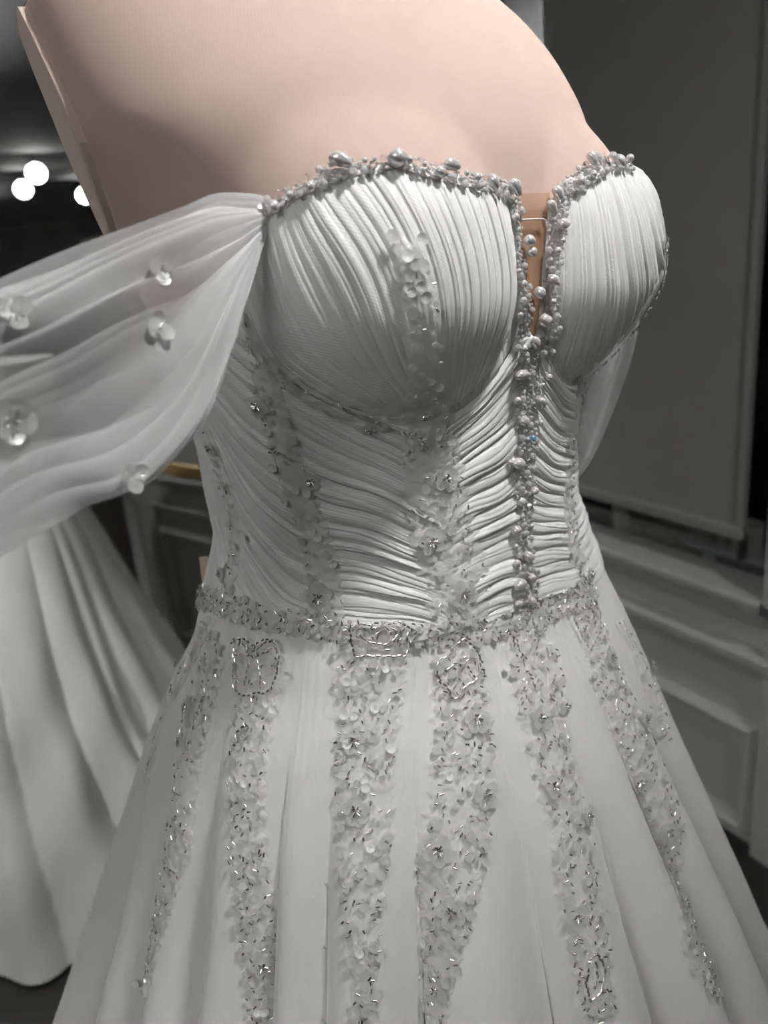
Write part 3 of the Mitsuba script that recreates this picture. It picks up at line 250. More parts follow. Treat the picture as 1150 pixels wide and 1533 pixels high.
# ceiling track and lamps
def rod(a, b, r, n=16):
    return trimesh.creation.cylinder(radius=r, segment=[a, b], sections=n)
put('lighting_track', cat([rod((-3.3, 3.6, 2.47), (-4.85, 10.2, 2.47), .028, 8), rod((-3.3, 3.6, 2.5), (-3.3, 3.6, 2.47), .02, 8), rod((-4.85, 10.2, 2.5), (-4.85, 10.2, 2.47), .02, 8)]), 'black_metal', label='black lighting track running along the dark ceiling', category='lighting track')
def spotlight(key, pos, aim, r, length, power, on, lab):
    d = (np.asarray(aim, float) - pos); d /= np.linalg.norm(d)
    a = np.cross(d, [0, 0, 1.]); a /= np.linalg.norm(a); b = np.cross(d, a)
    M = np.eye(4); M[:3, 0], M[:3, 1], M[:3, 2], M[:3, 3] = a, b, d, pos
    can = trimesh.creation.revolve(np.array([(0, -.03), (r * .7, -.03), (r * 1.12, .0), (r * 1.12, length), (r * 1.0, length), (r * 1.0, .004), (0, .004)]), sections=32); can.apply_transform(M)
    put(key + '__housing', can, 'black_metal', 30)
    put(key + '__stem', rod(pos - d * .02, (pos[0], pos[1], 2.5), .008, 8), 'black_metal')
    lens = trimesh.creation.revolve(np.array([(r * .98, 0), (0, .0)]), sections=32); lens.apply_transform(M)
    if (lens.face_normals[0] @ d) < 0: lens.invert()
    lens.apply_translation(d * on)
    scene[key + '__lamp'] = {**mikit.ply(lens, 'black_metal'), 'emitter': {'type': 'area', 'radiance': rgb(*[power * c for c in (1, .995, .97)])}}
    labels[key] = lab
for i, (p, l) in enumerate([((-3.29, 7.70, 2.345), 'leftmost'), ((-2.80, 6.83, 2.355), 'upper'), ((-3.01, 8.65, 2.345), 'rightmost, half hidden')]):
    key = 'track_spotlight' + ('' if i == 0 else f'_{i:03d}')
    e = np.array(p); spotlight(key, e, EYE + np.array([-.3, 2.5, -1.2]), .085, .02, 22., .018, dict(label=f'{l} of the three glowing ceiling spotlights beyond the mannequin', category='spotlight', group='lit ceiling spotlights'))
spotlight('track_spotlight_003', KEY, KEY_AIM, .09, .40, KEY_POWER, .006, dict(label='ceiling spotlight above the mannequin outside the picture', category='spotlight'))
spotlight('track_spotlight_004', np.array([-.55, -.75, 2.42]), np.array([-.02, -.3, .90]), .055, .45, SPOT_POWER, .006, dict(label='second ceiling spotlight to the left outside the picture', category='spotlight'))
spotlight('track_spotlight_005', np.array([-1.5, .15, 2.42]), np.array([-.85, .95, .75]), .06, .16, GOWN_POWER, .006, dict(label='ceiling spotlight over the plain gown outside the picture', category='spotlight'))
spotlight('track_spotlight_006', np.array([.95, -.85, 2.42]), np.array([.48, .90, .85]), .06, .16, WALL_POWER, .006, dict(label='ceiling spotlight toward the panelled wall outside the picture', category='spotlight'))
pm = box(np.array([-1.6, -2.6, 2.47]), np.array([-.4, -1.4, 2.5])); put('ceiling_panel__frame', pm, 'black_metal')
q = grid_mesh(np.array([[(-1.58, -2.58, 2.468), (-1.58, -1.42, 2.468)], [(-.42, -2.58, 2.468), (-.42, -1.42, 2.468)]]))
if q.face_normals[0][2] > 0: q.invert()
scene['ceiling_panel__diffuser'] = {**mikit.ply(q, 'black_metal'), 'emitter': {'type': 'area', 'radiance': rgb(FILL_POWER)}}
labels['ceiling_panel'] = dict(label='square ceiling light panel behind the camera', category='ceiling light')

for key, (lx, ly), lab in (('floor_lamp', (-3.0, 2.5), 'nearer black uplighting floor lamp outside the picture on the left'), ('floor_lamp_001', (-5.6, 8.0), 'farther black uplighting floor lamp outside the picture on the left')):
    M = trimesh.transformations.translation_matrix([lx, ly, 0])
    put(key + '__stand', cat([rod((lx, ly, 0), (lx, ly, 1.80), .015), trimesh.creation.cylinder(radius=.16, height=.03, transform=trimesh.transformations.translation_matrix([lx, ly, .015]))]), 'black_metal', 30)
    put(key + '__shade', trimesh.creation.revolve(np.array([(0, 1.78), (.05, 1.78), (.17, 1.90), (.165, 1.90), (.05, 1.80), (0, 1.80)]), sections=32, transform=M), 'black_metal', 30)
    q = trimesh.creation.revolve(np.array([(0, 1.83), (.08, 1.83)]), sections=32, transform=M)
    if q.face_normals[0][2] < 0: q.invert()
    scene[key + '__bulb'] = {**mikit.ply(q, 'black_metal'), 'emitter': {'type': 'area', 'radiance': rgb(UPLIGHT)}}
    labels[key] = dict(label=lab, category='floor lamp')

# ================= second gown
GC = np.array([-.87, 1.10]); gz = PchipInterpolator([.012, .12, .45, .65, .846, .93, 1.0, 1.1, 1.18], [.475, .44, .302, .235, .172, .13, .125, .15, .16])
th, zz = np.meshgrid(np.radians(np.arange(0, 360.1, .75)), np.linspace(.012, .96, 150), indexing='ij')
def gown_r(th, z):
    w = sst(.93, .45, z)
    return gz(z) + w * (.030 * (pleats(th * 3.4 + .25 * np.sin(5 * z + th), 2, .7) - .5) + .012 * np.sin(th * 17 + 3 * z) * sst(.8, .2, z)) + .006 * np.sin(22 * z + 4 * np.sin(3 * th)) * w * sst(.75, .3, z)
gr = gown_r(th, zz)
gr[-1] = gr[0]
put('white_gown__skirt', grid_mesh(np.stack([GC[0] + gr * np.cos(th), GC[1] + gr * np.sin(th), zz], -1)), 'ivory_satin', True)
tb, zb = np.meshgrid(np.radians(np.arange(0, 360.1, 3)), np.linspace(.955, 1.18, 30), indexing='ij')
rb = gz(zb) * (1 + .12 * np.cos(2 * tb))
put('white_gown__bodice', grid_mesh(np.stack([GC[0] + rb * np.cos(tb), GC[1] + rb * np.sin(tb), zb], -1)), 'ivory_satin', True)
labels['white_gown'] = dict(label='plain ivory satin gown with a wide pleated skirt standing on the dark floor at left', category='gown')

A_, Z_ = np.meshgrid(np.linspace(-.30, -.012, 160), np.linspace(.02, 1.20, 40), indexing='ij')
m = grid_mesh(np.stack([A_, .02 + .022 * pleats((A_ + .015 * np.sin(3 * Z_)) * 38, 6, .8), Z_], -1)); m.apply_transform(LW)
put('black_curtain', m, 'black_cloth', True, label='black cloth hanging between the plain ivory gown and the grey partition', category='curtain')

# ================= mannequin (dress form)
uu, zz = np.meshgrid(np.radians(np.arange(-180, 180.1, .75)), np.concatenate([np.arange(-.26, .12, .006), np.arange(.12, .331, .004)]), indexing='ij')
rr = radius(uu, zz) + .80 * cup(uu, zz) - .0045
P = surf(uu, zz, rr)
# the arm plates: flat ends that cut the sides
CP, SP_ = math.cos(math.radians(17)), math.sin(math.radians(17)); PN, PT = -(CP * EX + SP_ * EY), -SP_ * EX + CP * EY
def plate_d(z): return .170 + .22 * (z - .03)
zl = P[..., 2] - CAMZ
over = np.where(zl > -.06, np.clip(P @ PN - plate_d(zl), 0, None), 0)
P = P - over[..., None] * PN
form_uv = np.stack([uu * 115, zz * 900], -1).reshape(-1, 2)
put(FORM + '__torso', grid_mesh(P), 'jersey', True, uv=form_uv)
# plate: a thin flat disc set on the cut
m = over > .0004
pl = P[m]; 
if len(pl):
    from scipy.spatial import ConvexHull
    q2 = np.stack([pl @ PT, pl[:, 2] - CAMZ], -1); ce = q2.mean(0); h = q2[ConvexHull(q2).vertices] - ce
    def lift(q, o):
        q = q + ce
        return (plate_d(q[:, 1]) + o)[:, None] * PN + q[:, :1] * PT + (q[:, 1:] + CAMZ) * np.array([0, 0, 1.])
    ring0, ring1, ring2 = lift(h, 0), lift(h * 1.0, .0035), lift(h * .965, .005)
    V = np.vstack([ring0, ring1, ring2, lift(np.zeros((1, 2)), .005)]); n = len(h); F = []
    for a in range(n):
        b = (a + 1) % n
        for r in (0, n): F += [(r + a, r + b, r + n + b), (r + a, r + n + b, r + n + a)]
        F.append((2 * n + a, 2 * n + b, 3 * n))
    mesh = trimesh.Trimesh(V, F, process=False); trimesh.repair.fix_normals(mesh)
    put(FORM + '__arm_plate', mesh, 'jersey_plain', 30, label='flat paler arm plate with a piped edge')
ax = to_world(np.array(0.), np.array(-.036), np.array(.33))
put(FORM + '__neck_cap', trimesh.creation.revolve(np.array([(0, .012), (.045, .010), (.056, .003), (.058, -.01)]), sections=48, transform=trimesh.transformations.translation_matrix(ax)), 'jersey_plain', 30)
put(FORM + '__stand_pole', cat([rod((0, 0, .03), (0, 0, 1.06), .016), trimesh.creation.cylinder(radius=.17, height=.02, transform=trimesh.transformations.translation_matrix([0, 0, .011]), sections=48)]), 'black_metal', 30)
labels[FORM] = dict(label='pale pink jersey-covered mannequin torso wearing the beaded wedding dress', category='mannequin')

# ================= the dress: neckline, waist and seams as functions of the angle
def pch(a, ext=None):
    a = np.array(a); a = a[np.argsort(a[:, 0])]
    a = a[np.concatenate([[True], np.diff(a[:, 0]) > 1e-4])]
    return PchipInterpolator(a[:, 0], a[:, 1])
D2 = math.radians
_neck = pch([(-math.pi, -.07), (-2.4, -.065), (-1.9, -.045), (-1.5, -.018), (-1.2, .003)] + [p[:2] for p in DATA['NECK']])
_neckL = pch([p[:2] for p in DATA['NECKL']] + [(.75, .040), (.95, .024), (1.2, .003), (1.5, -.018), (1.9, -.045), (2.4, -.065), (math.pi, -.07)])
def z_top(up): return np.where(up < 0, _neck(np.clip(up, -math.pi, DATA['NECK'][-1][0])), _neckL(np.clip(up, DATA['NECKL'][0][0], math.pi)))
_waist = pch([(-math.pi, -.22), (-2.2, -.212)] + DATA['WAIST'] + [(1.2, -.24), (2.2, -.225), (math.pi, -.22)])
_seam = pch(DATA['SEAM'])
S0 = DATA['SEAM'][0][0]; S1 = DATA['SEAM'][-1][0]
def z_seam(up): return _seam(np.clip(-np.abs(up), S0, S1))
def vshift(up, z):
    l = np.interp(z, [-.225, -.047, -.03, -.008, .030], [-.3, 2.7, .2, -2.0, -3.9]); r = np.interp(z, [-.225, -.047, -.03, -.008, .030], [-.1, 3.3, 4.2, 4.6, 7.3])
    return np.radians(np.where(up < 0, l, r)) * np.clip(1 - np.abs(up) / .5, 0, 1)
def poly(name, u, z):
    d = DATA['F_' + name]; c = d['c']; x = (u - c[0]) / c[2]; y = (z - c[1]) / c[3]
    t = [(i, j) for i in range(d['deg'] + 1) for j in range(d['deg'] + 1 - i)]
    return sum(k * x ** i * y ** j for k, (i, j) in zip(d['k'], t))
def panel(key, u0, u1, zb, zt, field, seed, h=.0021, du=.22, dz=.0007, fade=(1, 1, 1, 1), lab=None):
    """one ruched panel: a patch of the dress's surface with pleats along the level lines of a field"""
    nu = int(abs(u1 - u0) / D2(du)) + 2; up = np.linspace(u0, u1, nu)
    H = float(np.max(zt(up) - zb(up))); nz = int(H / dz) + 2
    U, V = np.meshgrid(up, np.linspace(0, 1, nz), indexing='ij')
    Zb, Zt = zb(U), zt(U); Z = Zb + (Zt - Zb) * V
    u = U + vshift(U, Z)
    c = field(u, Z) + .14 * np.sin(9 * u + 24 * Z + seed) + .07 * np.sin(50 * Z - 14 * u)
    amp = .92 + .30 * np.sin(7 * u + 17 * Z + seed + 1.7 * np.floor(c * .5)) * np.sin(31 * Z - 5 * u)
    gc = np.hypot(np.gradient(c, axis=0) / (radius(u, Z) * (up[1] - up[0])), np.gradient(c, axis=1) / np.maximum((Zt - Zb) / (nz - 1) * 1.1, 1e-5))
    amp = amp * np.clip(1 / np.maximum(gc, 1) / .0055, .6, 2.0)
    d = .80 * h * amp * pleats(c, seed, .58, .8) + .26 * h * np.minimum(amp, 1.6) * pleats(2.35 * c + .35 * np.sin(12 * u + 19 * Z), seed + 3, .6, .8) + .07 * h * pleats(4.1 * c + .4 * np.sin(15 * u - 25 * Z), seed + 6, .8)
    eu = np.minimum((U - u0) * .13, (u1 - U) * .13); ez = np.minimum(Z - Zb, Zt - Z)
    d = d * sst(-.001, .004, eu) * sst(-.0015, .004, ez)
    P = surf(u, Z, dress_r(u, Z) + d)
    uv = np.stack([c, Z + .03 * np.sin(3 * u) + u * .13], -1).reshape(-1, 2)
    put(key, grid_mesh(P), 'ruched_tulle', True, uv=uv, **({'label': lab} if lab else {}))
PI = math.pi; US2 = D2(-29); EPS = -1e-6
wz = lambda u: _waist(u)
panel(DRESS + '__bust_cup', S0, EPS, z_seam, z_top, lambda u, z: poly('cupL', u, z) * 1.2, 1, .0020, .115, .00036, lab='ruched tulle cup nearer the draped sleeve')
panel(DRESS + '__bust_cup_001', -EPS, -S0, z_seam, z_top, lambda u, z: poly('cupR', np.clip(u, .1, .72), z) * 1.2 + np.maximum(u - .72, 0) * 17, 2, .0021, .16, .00045, lab='ruched tulle cup on the far side of the plunge')
fl = lambda u, z: poly('lowL', np.clip(u, -1.65, -.4), z) * .80 + np.minimum(u + 1.65, 0) * 12
panel(DRESS + '__bodice_panel', S0, US2, wz, z_seam, fl, 3, .0023, .18, .0006)
panel(DRESS + '__bodice_panel_001', -PI, S0, wz, z_top, fl, 3, .0021, .3, .0008)
panel(DRESS + '__bodice_panel_002', US2, EPS, wz, z_seam, lambda u, z: poly('lowC', u, z) * .72, 5, .0021, .18, .0006)
panel(DRESS + '__bodice_panel_003', -EPS, -S0, wz, z_seam, lambda u, z: poly('lowR', np.clip(u, 0, .75), z) * .85, 6, .0018, .22, .0007)
panel(DRESS + '__bodice_panel_004', -S0, PI, wz, z_top, lambda u, z: z * 210 + 6 * u, 7, .0020, .4, .001)
# mesh insert in the plunge
V, U = np.meshgrid(np.linspace(0, 1, 40), np.linspace(-1, 1, 24), indexing='ij'); Z = -.055 + (.030 + .055) * V
u = np.where(U < 0, vshift(np.full_like(U, -.001), Z), vshift(np.full_like(U, .001), Z)) ; u = u * 1.0 + np.sign(U) * (np.abs(U) - 1) * 0
lft, rgt = vshift(np.full_like(U, -.001), Z) - .02, vshift(np.full_like(U, .001), Z) + .02
u = lft + (rgt - lft) * (U + 1) / 2
put(DRESS + '__mesh_insert', grid_mesh(surf(u, Z, radius(u, Z) + .6 * cup(u, Z) + .0005)), 'nude_net', True, uv=np.stack([u * .13 / .0021, Z / .0021], -1).reshape(-1, 2), label='tan net insert filling the plunge of the neckline')
# skirt
u_ = np.radians(np.concatenate([np.arange(-180, -125, 1.), np.arange(-125, 60, .3), np.arange(60, 180.1, 1.)])); v_ = np.concatenate([np.linspace(0, .28, 150), np.linspace(.285, 1, 150)])
U, V = np.meshgrid(u_, v_, indexing='ij'); Zt = _waist(U) + .004; Z = Zt + (-1.288 - Zt) * V
gath = .0004 * pleats(U * 34 + .4 * np.sin(9 * U), 4, .8) * sst(-.36, -.24, Z)
put(DRESS + '__skirt', grid_mesh(surf(U, Z, dress_r(U, Z) - .0012 + gath)), 'skirt_cloth', True, uv=np.stack([U * 330, Z * 1400], -1).reshape(-1, 2), label='full white skirt with soft deep folds')

# ---- frames on the dress's surface
def frame(u, z, off=0.0):
    e = 4e-4
    f = lambda a, b: surf(a, b, dress_r(a, b) + off)
    p = f(u, z); a = f(u + e, z) - f(u - e, z); b = f(u, z + e) - f(u, z - e)
    lu, lz = np.linalg.norm(a, axis=-1) / (2 * e), np.linalg.norm(b, axis=-1) / (2 * e)
    n = np.cross(a, b); n /= np.linalg.norm(n, axis=-1, keepdims=True)
    a = a / np.linalg.norm(a, axis=-1, keepdims=True)
    return p, a, np.cross(n, a), n, lu, lz
rng = np.random.RandomState(7)
def strip_axis(pts):
    p = np.array(pts); P = surf(p[:, 0], p[:, 1], dress_r(p[:, 0], p[:, 1]))
    d = np.concatenate([[0], np.cumsum(np.linalg.norm(np.diff(P, axis=0), axis=1))])
    return PchipInterpolator(d, p), d[-1]
def strip_uv(ax, l, s, w):
    """angle and height of points at length s and across w (-1 to 1) of a strip"""
    q = ax(s); e = 1e-3
    a, b = ax(np.clip(s - e, 0, l)), ax(np.clip(s + e, 0, l))
    _, _, _, _, lu, lz = frame(q[:, 0], q[:, 1])
    t = np.stack([(b - a)[:, 0] * lu, (b - a)[:, 1] * lz], -1); t /= np.linalg.norm(t, axis=1, keepdims=True)
    o = np.stack([-t[:, 1], t[:, 0]], -1) * (w * q[:, 2])[:, None]
    return q[:, 0] + o[:, 0] / lu, q[:, 1] + o[:, 1] / lz
OFF = {}
def offset_of(z): return np.where(z > _waist(0.) + .012, .0046, .0024)
names = list(DATA['STRIPS'])
LAB = dict(WB='beaded lace band around the waist seam', S2='wide beaded lace strip down the front of the bodice', SA='beaded lace along the underbust seam', S1='beaded lace strip down the side of the bodice')
STRIPKEY = {}
for i, nm in enumerate(names):
    ax, l = strip_axis(DATA['STRIPS'][nm]); ns, nw = max(int(l / .0012), 12), 22
    s, w = np.meshgrid(np.linspace(0, l, ns), np.linspace(-1, 1, nw), indexing='ij')
    edge = (.35 + .65 * sst(-.001, .006, s) * sst(-.001, .006, l - s)) * (1 + .09 * np.sin(s * 410 + i + (w > 0) * 2) + .07 * np.sin(s * 930 + 2 * i + (w > 0) * 4))
    u, z = strip_uv(ax, l, s.ravel(), (w * edge).ravel())
    u, z = u.reshape(s.shape), z.reshape(s.shape)
    o = offset_of(z) - .0024 * (1 - sst(0, .005, s) * sst(0, .005, l - s)) - .0016 * np.abs(w) ** 3 - .0006 + .00015 * np.sin(s * 900) * np.sin(w * 9 + i)
    key = DRESS + '__lace_applique' + ('' if i == 0 else f'_{i:03d}'); STRIPKEY[nm] = key
    put(key, grid_mesh(surf(u, z, dress_r(u, z) + o)), 'lace', True, **({'label': LAB[nm]} if nm in LAB else {}))

# ---- the small pieces: one shape group each, one entry per piece
def shape_group(name, mesh, bsdf, smooth):
    scene['group_' + name] = {'type': 'shapegroup', name: mikit.ply(mesh, bsdf, smooth)}
    GM[name] = mesh; GB[name] = bsdf
GM, GB = {}, {}
GS = dict(bugle_bead=False, crystal=False, sequin=True, ring_sequin=True, bright_sequin=True, pearl=True)
def disc(r, cupd, n=14, hole=0.0):
    rings = [(hole, 0), (r * .55, cupd * .3), (r, cupd)] if hole else [(r * .02, 0), (r * .55, cupd * .3), (r, cupd)]
    a = np.arange(n + 1) / n * 2 * np.pi
    P = np.array([[(q * np.cos(t), q * np.sin(t), h) for t in a] for q, h in rings])
    return grid_mesh(P)
shape_group('sequin', disc(1, .09, hole=.10), 'sequin_film', True)
shape_group('bright_sequin', disc(1, .16, hole=.13), 'sequin_bright', True)
def ring(r0, r1, h, n=14):
    return trimesh.creation.revolve(np.array([(r0, -h), (r1 * .96, -h * .8), (r1, 0), (r1 * .9, h), (r0, h), (r0, -h)]), sections=n)
shape_group('ring_sequin', ring(.36, 1, .22), 'sequin_film', 30)
shape_group('bugle_bead', trimesh.creation.revolve(np.array([(.0, -1), (.34, -1), (.42, -.9), (.42, .9), (.34, 1), (0, 1)]), sections=6, transform=trimesh.transformations.rotation_matrix(PI / 2, [0, 1, 0])), 'silver_bugle', False)
for k in range(3):
    m = trimesh.creation.icosphere(subdivisions=3, radius=1); v = m.vertices
    if k: v *= (1 + .13 * np.sin(2.2 * v[:, [0]] + k * 2) + .10 * np.sin(3.1 * v[:, [1]] + 1.7 * k) * np.cos(2 * v[:, [2]]) - .10 * np.exp(-((v - [.5, .5, .6]) ** 2).sum(1) * 6)[:, None])
    shape_group(f'pearl_{k}', m, 'pearl', True)
for k in range(3):
    n = [6, 5, 8][k]; prof = [[(0, -.8), (.75, -.45), (1, 0), (.75, .5), (.45, .72), (0, .72)], [(0, -1.2), (.8, -.3), (.8, .3), (0, 1.2)], [(0, -.7), (1, -.1), (1, .1), (.6, .6), (0, .6)]][k]
    m = trimesh.creation.revolve(np.array(prof), sections=n); shape_group(f'crystal_{k}', m, 'crystal_glass' if k == 1 else 'crystal', False)
shape_group('blue_crystal', GM['crystal_0'], 'blue_flash', False)
ITEMS = {'bugle_bead': [], 'sequin': [], 'ring_sequin': [], 'bright_sequin': [], 'pearl': [], 'crystal': []}
def place(kind, group, p, x, y, n, scale, parent):
    M = np.eye(4); s = np.broadcast_to(scale, (3,))
    M[:3, 0], M[:3, 1], M[:3, 2], M[:3, 3] = x * s[0], y * s[1], n * s[2], p
    ITEMS[kind].append((group, M, parent))
def turned(a, b, n, ang, tilt=0.0, tdir=0.0):
    x = a * math.cos(ang) + b * math.sin(ang); y = -a * math.sin(ang) + b * math.cos(ang)
    if tilt:
        k = a * math.cos(tdir) + b * math.sin(tdir)
        n2 = n * math.cos(tilt) + k * math.sin(tilt); x = x - n2 * (x @ n2); x /= np.linalg.norm(x); return x, np.cross(n2, x), n2
    return x, y, n
def nearest_strip(u, z):
    return min(names, key=lambda nm: min((q[0] - u) ** 2 * .017 + (q[1] - z) ** 2 for q in DATA['STRIPS'][nm]))
TAKEN = [np.zeros((20000, 4)), 0]
def taken(p, r): TAKEN[0][TAKEN[1]] = (*p, r); TAKEN[1] += 1
def free(p, r):
    q = TAKEN[0][:TAKEN[1]]
    return not (np.square(q[:, :3] - p).sum(1) < np.square(r + q[:, 3])).any()
def on(u, z, off):
    p, a, b, n, _, _ = frame(np.array([u]), np.array([z]))
    return p[0] + n[0] * off, a[0], b[0], n[0]
def bugle(u, z, ang, parent, L=.0012, off=None, tilt=0.0, thick=.0013):
    p, a, b, n = on(u, z, (float(offset_of(z)) + .0006) if off is None else off)
    x, y, k = turned(a, b, n, ang, tilt, ang + PI / 2)
    place('bugle_bead', 'bugle_bead', p, x, y, k, (L * 1.15, thick, thick), parent)
def flower(u, z, r, parent, petals=5):
    p, a, b, n = on(u, z, float(offset_of(z)))
    a0 = rng.uniform(0, 6.3)
    for k in range(petals):
        g = a0 + k * 2 * PI / petals + rng.normal(0, .12); d = a * math.cos(g) + b * math.sin(g)
        x, y, m = turned(a, b, n, rng.uniform(0, 6), .08, g + PI)
        place('sequin', 'sequin', p + d * r * .98 + n * (.0004 + .0003 * k / petals), x, y, m, r * rng.uniform(.62, .76), parent)
    for k in range(9):
        g = a0 + k * 2 * PI / 9 + rng.normal(0, .2); q = r * rng.uniform(.25, .52); d = a * math.cos(g) + b * math.sin(g)
        t = rng.uniform(.1, .8); x = d * math.cos(t) + n * math.sin(t); y = np.cross(n, d); m = np.cross(x, y)
        place('bugle_bead', 'bugle_bead', p + d * q + n * .0017, x, y, m, (.00125, .0013, .0013), parent)
    taken(p, r * .85)
for u, z, r in DATA['FLOWERS']: flower(u, z, r, STRIPKEY[nearest_strip(u, z)])
for path in DATA['MOTIFS']:
    q = np.array(path)
    for k in range(len(q)):
        d = q[min(k + 1, len(q) - 1)] - q[max(k - 1, 0)]; _, _, _, _, lu, lz = frame(q[k:k + 1, 0], q[k:k + 1, 1])
        bugle(q[k, 0], q[k, 1], math.atan2(d[1] * lz[0], d[0] * lu[0]), STRIPKEY[nearest_strip(*q[k])], .00095, thick=.00155)
        taken(on(*q[k], .003)[0], .0008)
for k, (u, z) in enumerate(DATA['BIG']):
    p, a, b, n = on(u, z, float(offset_of(z)) + .0006)
    x, y, m = turned(a, b, n, rng.uniform(0, 6), rng.uniform(.03, .18), rng.uniform(0, 6))
    place('bright_sequin', 'bright_sequin', p, x, y, m, rng.uniform(.0023, .0030), STRIPKEY[nearest_strip(u, z)]); taken(p, .003)
DENS = dict(S1=(.30, .34, .36), S2=(.34, .40, .26), SA=(.4, .35, .3), S0=(.4, .35, .3), SR=(1.6, .6, .7), SB=(1.6, .4, .3), WB=(3.0, .5, .3), K8=(.9, .1, .2), K1=(.8, .6, .4))
for nm in names:
    ax, l = strip_axis(DATA['STRIPS'][nm]); par = STRIPKEY[nm]
    area = 2 * np.mean(np.array(DATA['STRIPS'][nm])[:, 2]) * l * 1e4     # square centimetres
    db, ds, dring = DENS.get(nm, (1.25, .50, .40))
    if nm in ('K6', 'K7'): db, ds, dring = 1.6, .5, .3
    for kind, dens in (('sequin', ds), ('ring', dring), ('bugle', db)):
        n_ = int(area * dens * 2.2); s, w = rng.uniform(0, l, n_), rng.uniform(-.95, .95, n_)
        u, z = strip_uv(ax, l, s, w); F = frame(u, z); o_ = offset_of(z)
        for i in range(n_):
            p, a, b, n = F[0][i] + F[3][i] * o_[i], F[1][i], F[2][i], F[3][i]
            if kind == 'sequin':
                r = rng.uniform(.0018, .0031)
                if not free(p, r * .55): continue
                x, y, m = turned(a, b, n, rng.uniform(0, 6), rng.uniform(.0, .12), rng.uniform(0, 6))
                place('sequin', 'sequin', p + n * .0002, x, y, m, r, par); taken(p, r * .55)
            elif kind == 'ring':
                r = rng.uniform(.0011, .0016)
                if not free(p, r * .8): continue
                x, y, m = turned(a, b, n, 0, rng.uniform(0, .3), rng.uniform(0, 6))
                place('ring_sequin', 'ring_sequin', p + n * .0005, x, y, m, r, par); taken(p, r)
            else:
                if not free(p, .0006): continue
                g = rng.uniform(0, 6.3); x, y, m = turned(a, b, n, g, rng.uniform(0, .6), g + PI / 2)
                place('bugle_bead', 'bugle_bead', p + n * .0006, x, y, m, (rng.uniform(.0009, .0015), .0013, .0013), par); taken(p, .0009)
# ---- pearl and crystal trim
TRIMKEY = {}
for i, nm in enumerate(DATA['TRIM']):
    ax, l = strip_axis(DATA['TRIM'][nm]); ns = int(l / .001)
    s, w = np.meshgrid(np.linspace(0, l, ns), np.linspace(-1, 1, 9), indexing='ij')
    u, z = strip_uv(ax, l, s.ravel(), w.ravel() * .8); u, z = u.reshape(s.shape), z.reshape(s.shape)
    key = DRESS + '__pearl_trim' + ('' if i == 0 else f'_{i:03d}'); TRIMKEY[nm] = key
    put(key, grid_mesh(surf(u, z, dress_r(u, z) + .0022 - .0018 * w ** 4)), 'lace_thread', True, label=['pearl and crystal edging along the cup nearer the sleeve', 'pearl and crystal edging along the farther cup', 'band of pearls and crystals down the centre front'][i])
tp = []
for u, z, r, e, t in DATA['PEARLS']:
    p, a, b, n = on(u, z, .0028 + r * .75); t = math.radians(t)
    x, y, m = turned(a, b, n, -t)
    k = 0 if e < 1.12 and rng.rand() < .6 else rng.randint(1, 3)
    near = min(TRIMKEY, key=lambda q: min((v[0] - u) ** 2 * .017 + (v[1] - z) ** 2 for v in DATA['TRIM'][q]))
    place('pearl', f'pearl_{k}', p, x, y, m, (r * .92 * e, r * .92, r * .92), TRIMKEY[near]); tp.append((p, r * (1 + .5 * (e - 1))))
for nm in DATA['TRIM']:
    ax, l = strip_axis(DATA['TRIM'][nm]); area = 2 * np.mean(np.array(DATA['TRIM'][nm])[:, 2]) * l; n_ = int(area * 1.9e6)
    s, w, rs = rng.uniform(0, l, n_), rng.uniform(-1, 1, n_), np.where(rng.rand(n_) < .45, rng.uniform(.0018, .0027, n_), rng.uniform(.0009, .0016, n_))
    u, z = strip_uv(ax, l, s, w); F = frame(u, z)
    for i in range(n_):
        r = rs[i]; p, a, b, n = F[0][i] + F[3][i] * (.0022 + r * rng.uniform(.5, 1.0)), F[1][i], F[2][i], F[3][i]
        if (np.square(np.array([q[0] for q in tp]) - p).sum(1) < np.square(.78 * (r + np.array([q[1] for q in tp])))).any(): continue
        x, y, m = turned(a, b, n, rng.uniform(0, 6), rng.uniform(0, 1.2), rng.uniform(0, 6))
        place('crystal', f'crystal_{rng.randint(3)}', p, x, y, m, r, TRIMKEY[nm]); tp.append((p, r))
p, a, b, n = on(*DATA['BLUE'], .0055)
x, y, m = turned(a, b, n, .4, .35, 2.2); place('crystal', 'blue_crystal', p, x, y, m, .0026, TRIMKEY['C'])
# ---- sleeves
TOP, BOT = along(DATA['SL_TOP']), along(DATA['SL_BOT'])
s, t = np.meshgrid(np.linspace(0, 1, 260), np.linspace(0, 1, 360), indexing='ij')
suv = np.stack([s, t], -1).reshape(-1, 2)
SL = DRESS + '__sleeve'
put(SL, grid_mesh(sleeve_pt(TOP, BOT, s, t, 0)), 'tulle_net', True, uv=suv, label='sheer white tulle sleeve draped off the near shoulder')
put(SL + '__lining', grid_mesh(sleeve_pt(TOP, BOT, s, .46 + .52 * t, 2)), 'tulle_net', True, uv=suv * [1, .5] + [0, .62])
put(SL + '__back_layer', grid_mesh(sleeve_pt(TOP, BOT, s, .50 + .44 * t, 1)), 'tulle_net', True, uv=suv * [1, .5] + [0, .5])
T2, B2 = along(DATA['SR_TOP']), along(DATA['SR_BOT'])
s2, t2 = np.meshgrid(np.linspace(0, 1, 60), np.linspace(0, 1, 40), indexing='ij')
q = T2(s2) + (B2(s2) - T2(s2)) * t2[..., None]; q = q + np.array([.3, .3, 0]) * (.02 * np.sin(t2 * PI))[..., None] + OUT * (.003 * np.sin(9 * t2 + 4 * s2))[..., None]
put(DRESS + '__sleeve_001', grid_mesh(q), 'tulle_net', True, uv=np.stack([.4 + .1 * s2, t2], -1).reshape(-1, 2), label='sheer white sleeve hanging behind the far cup')
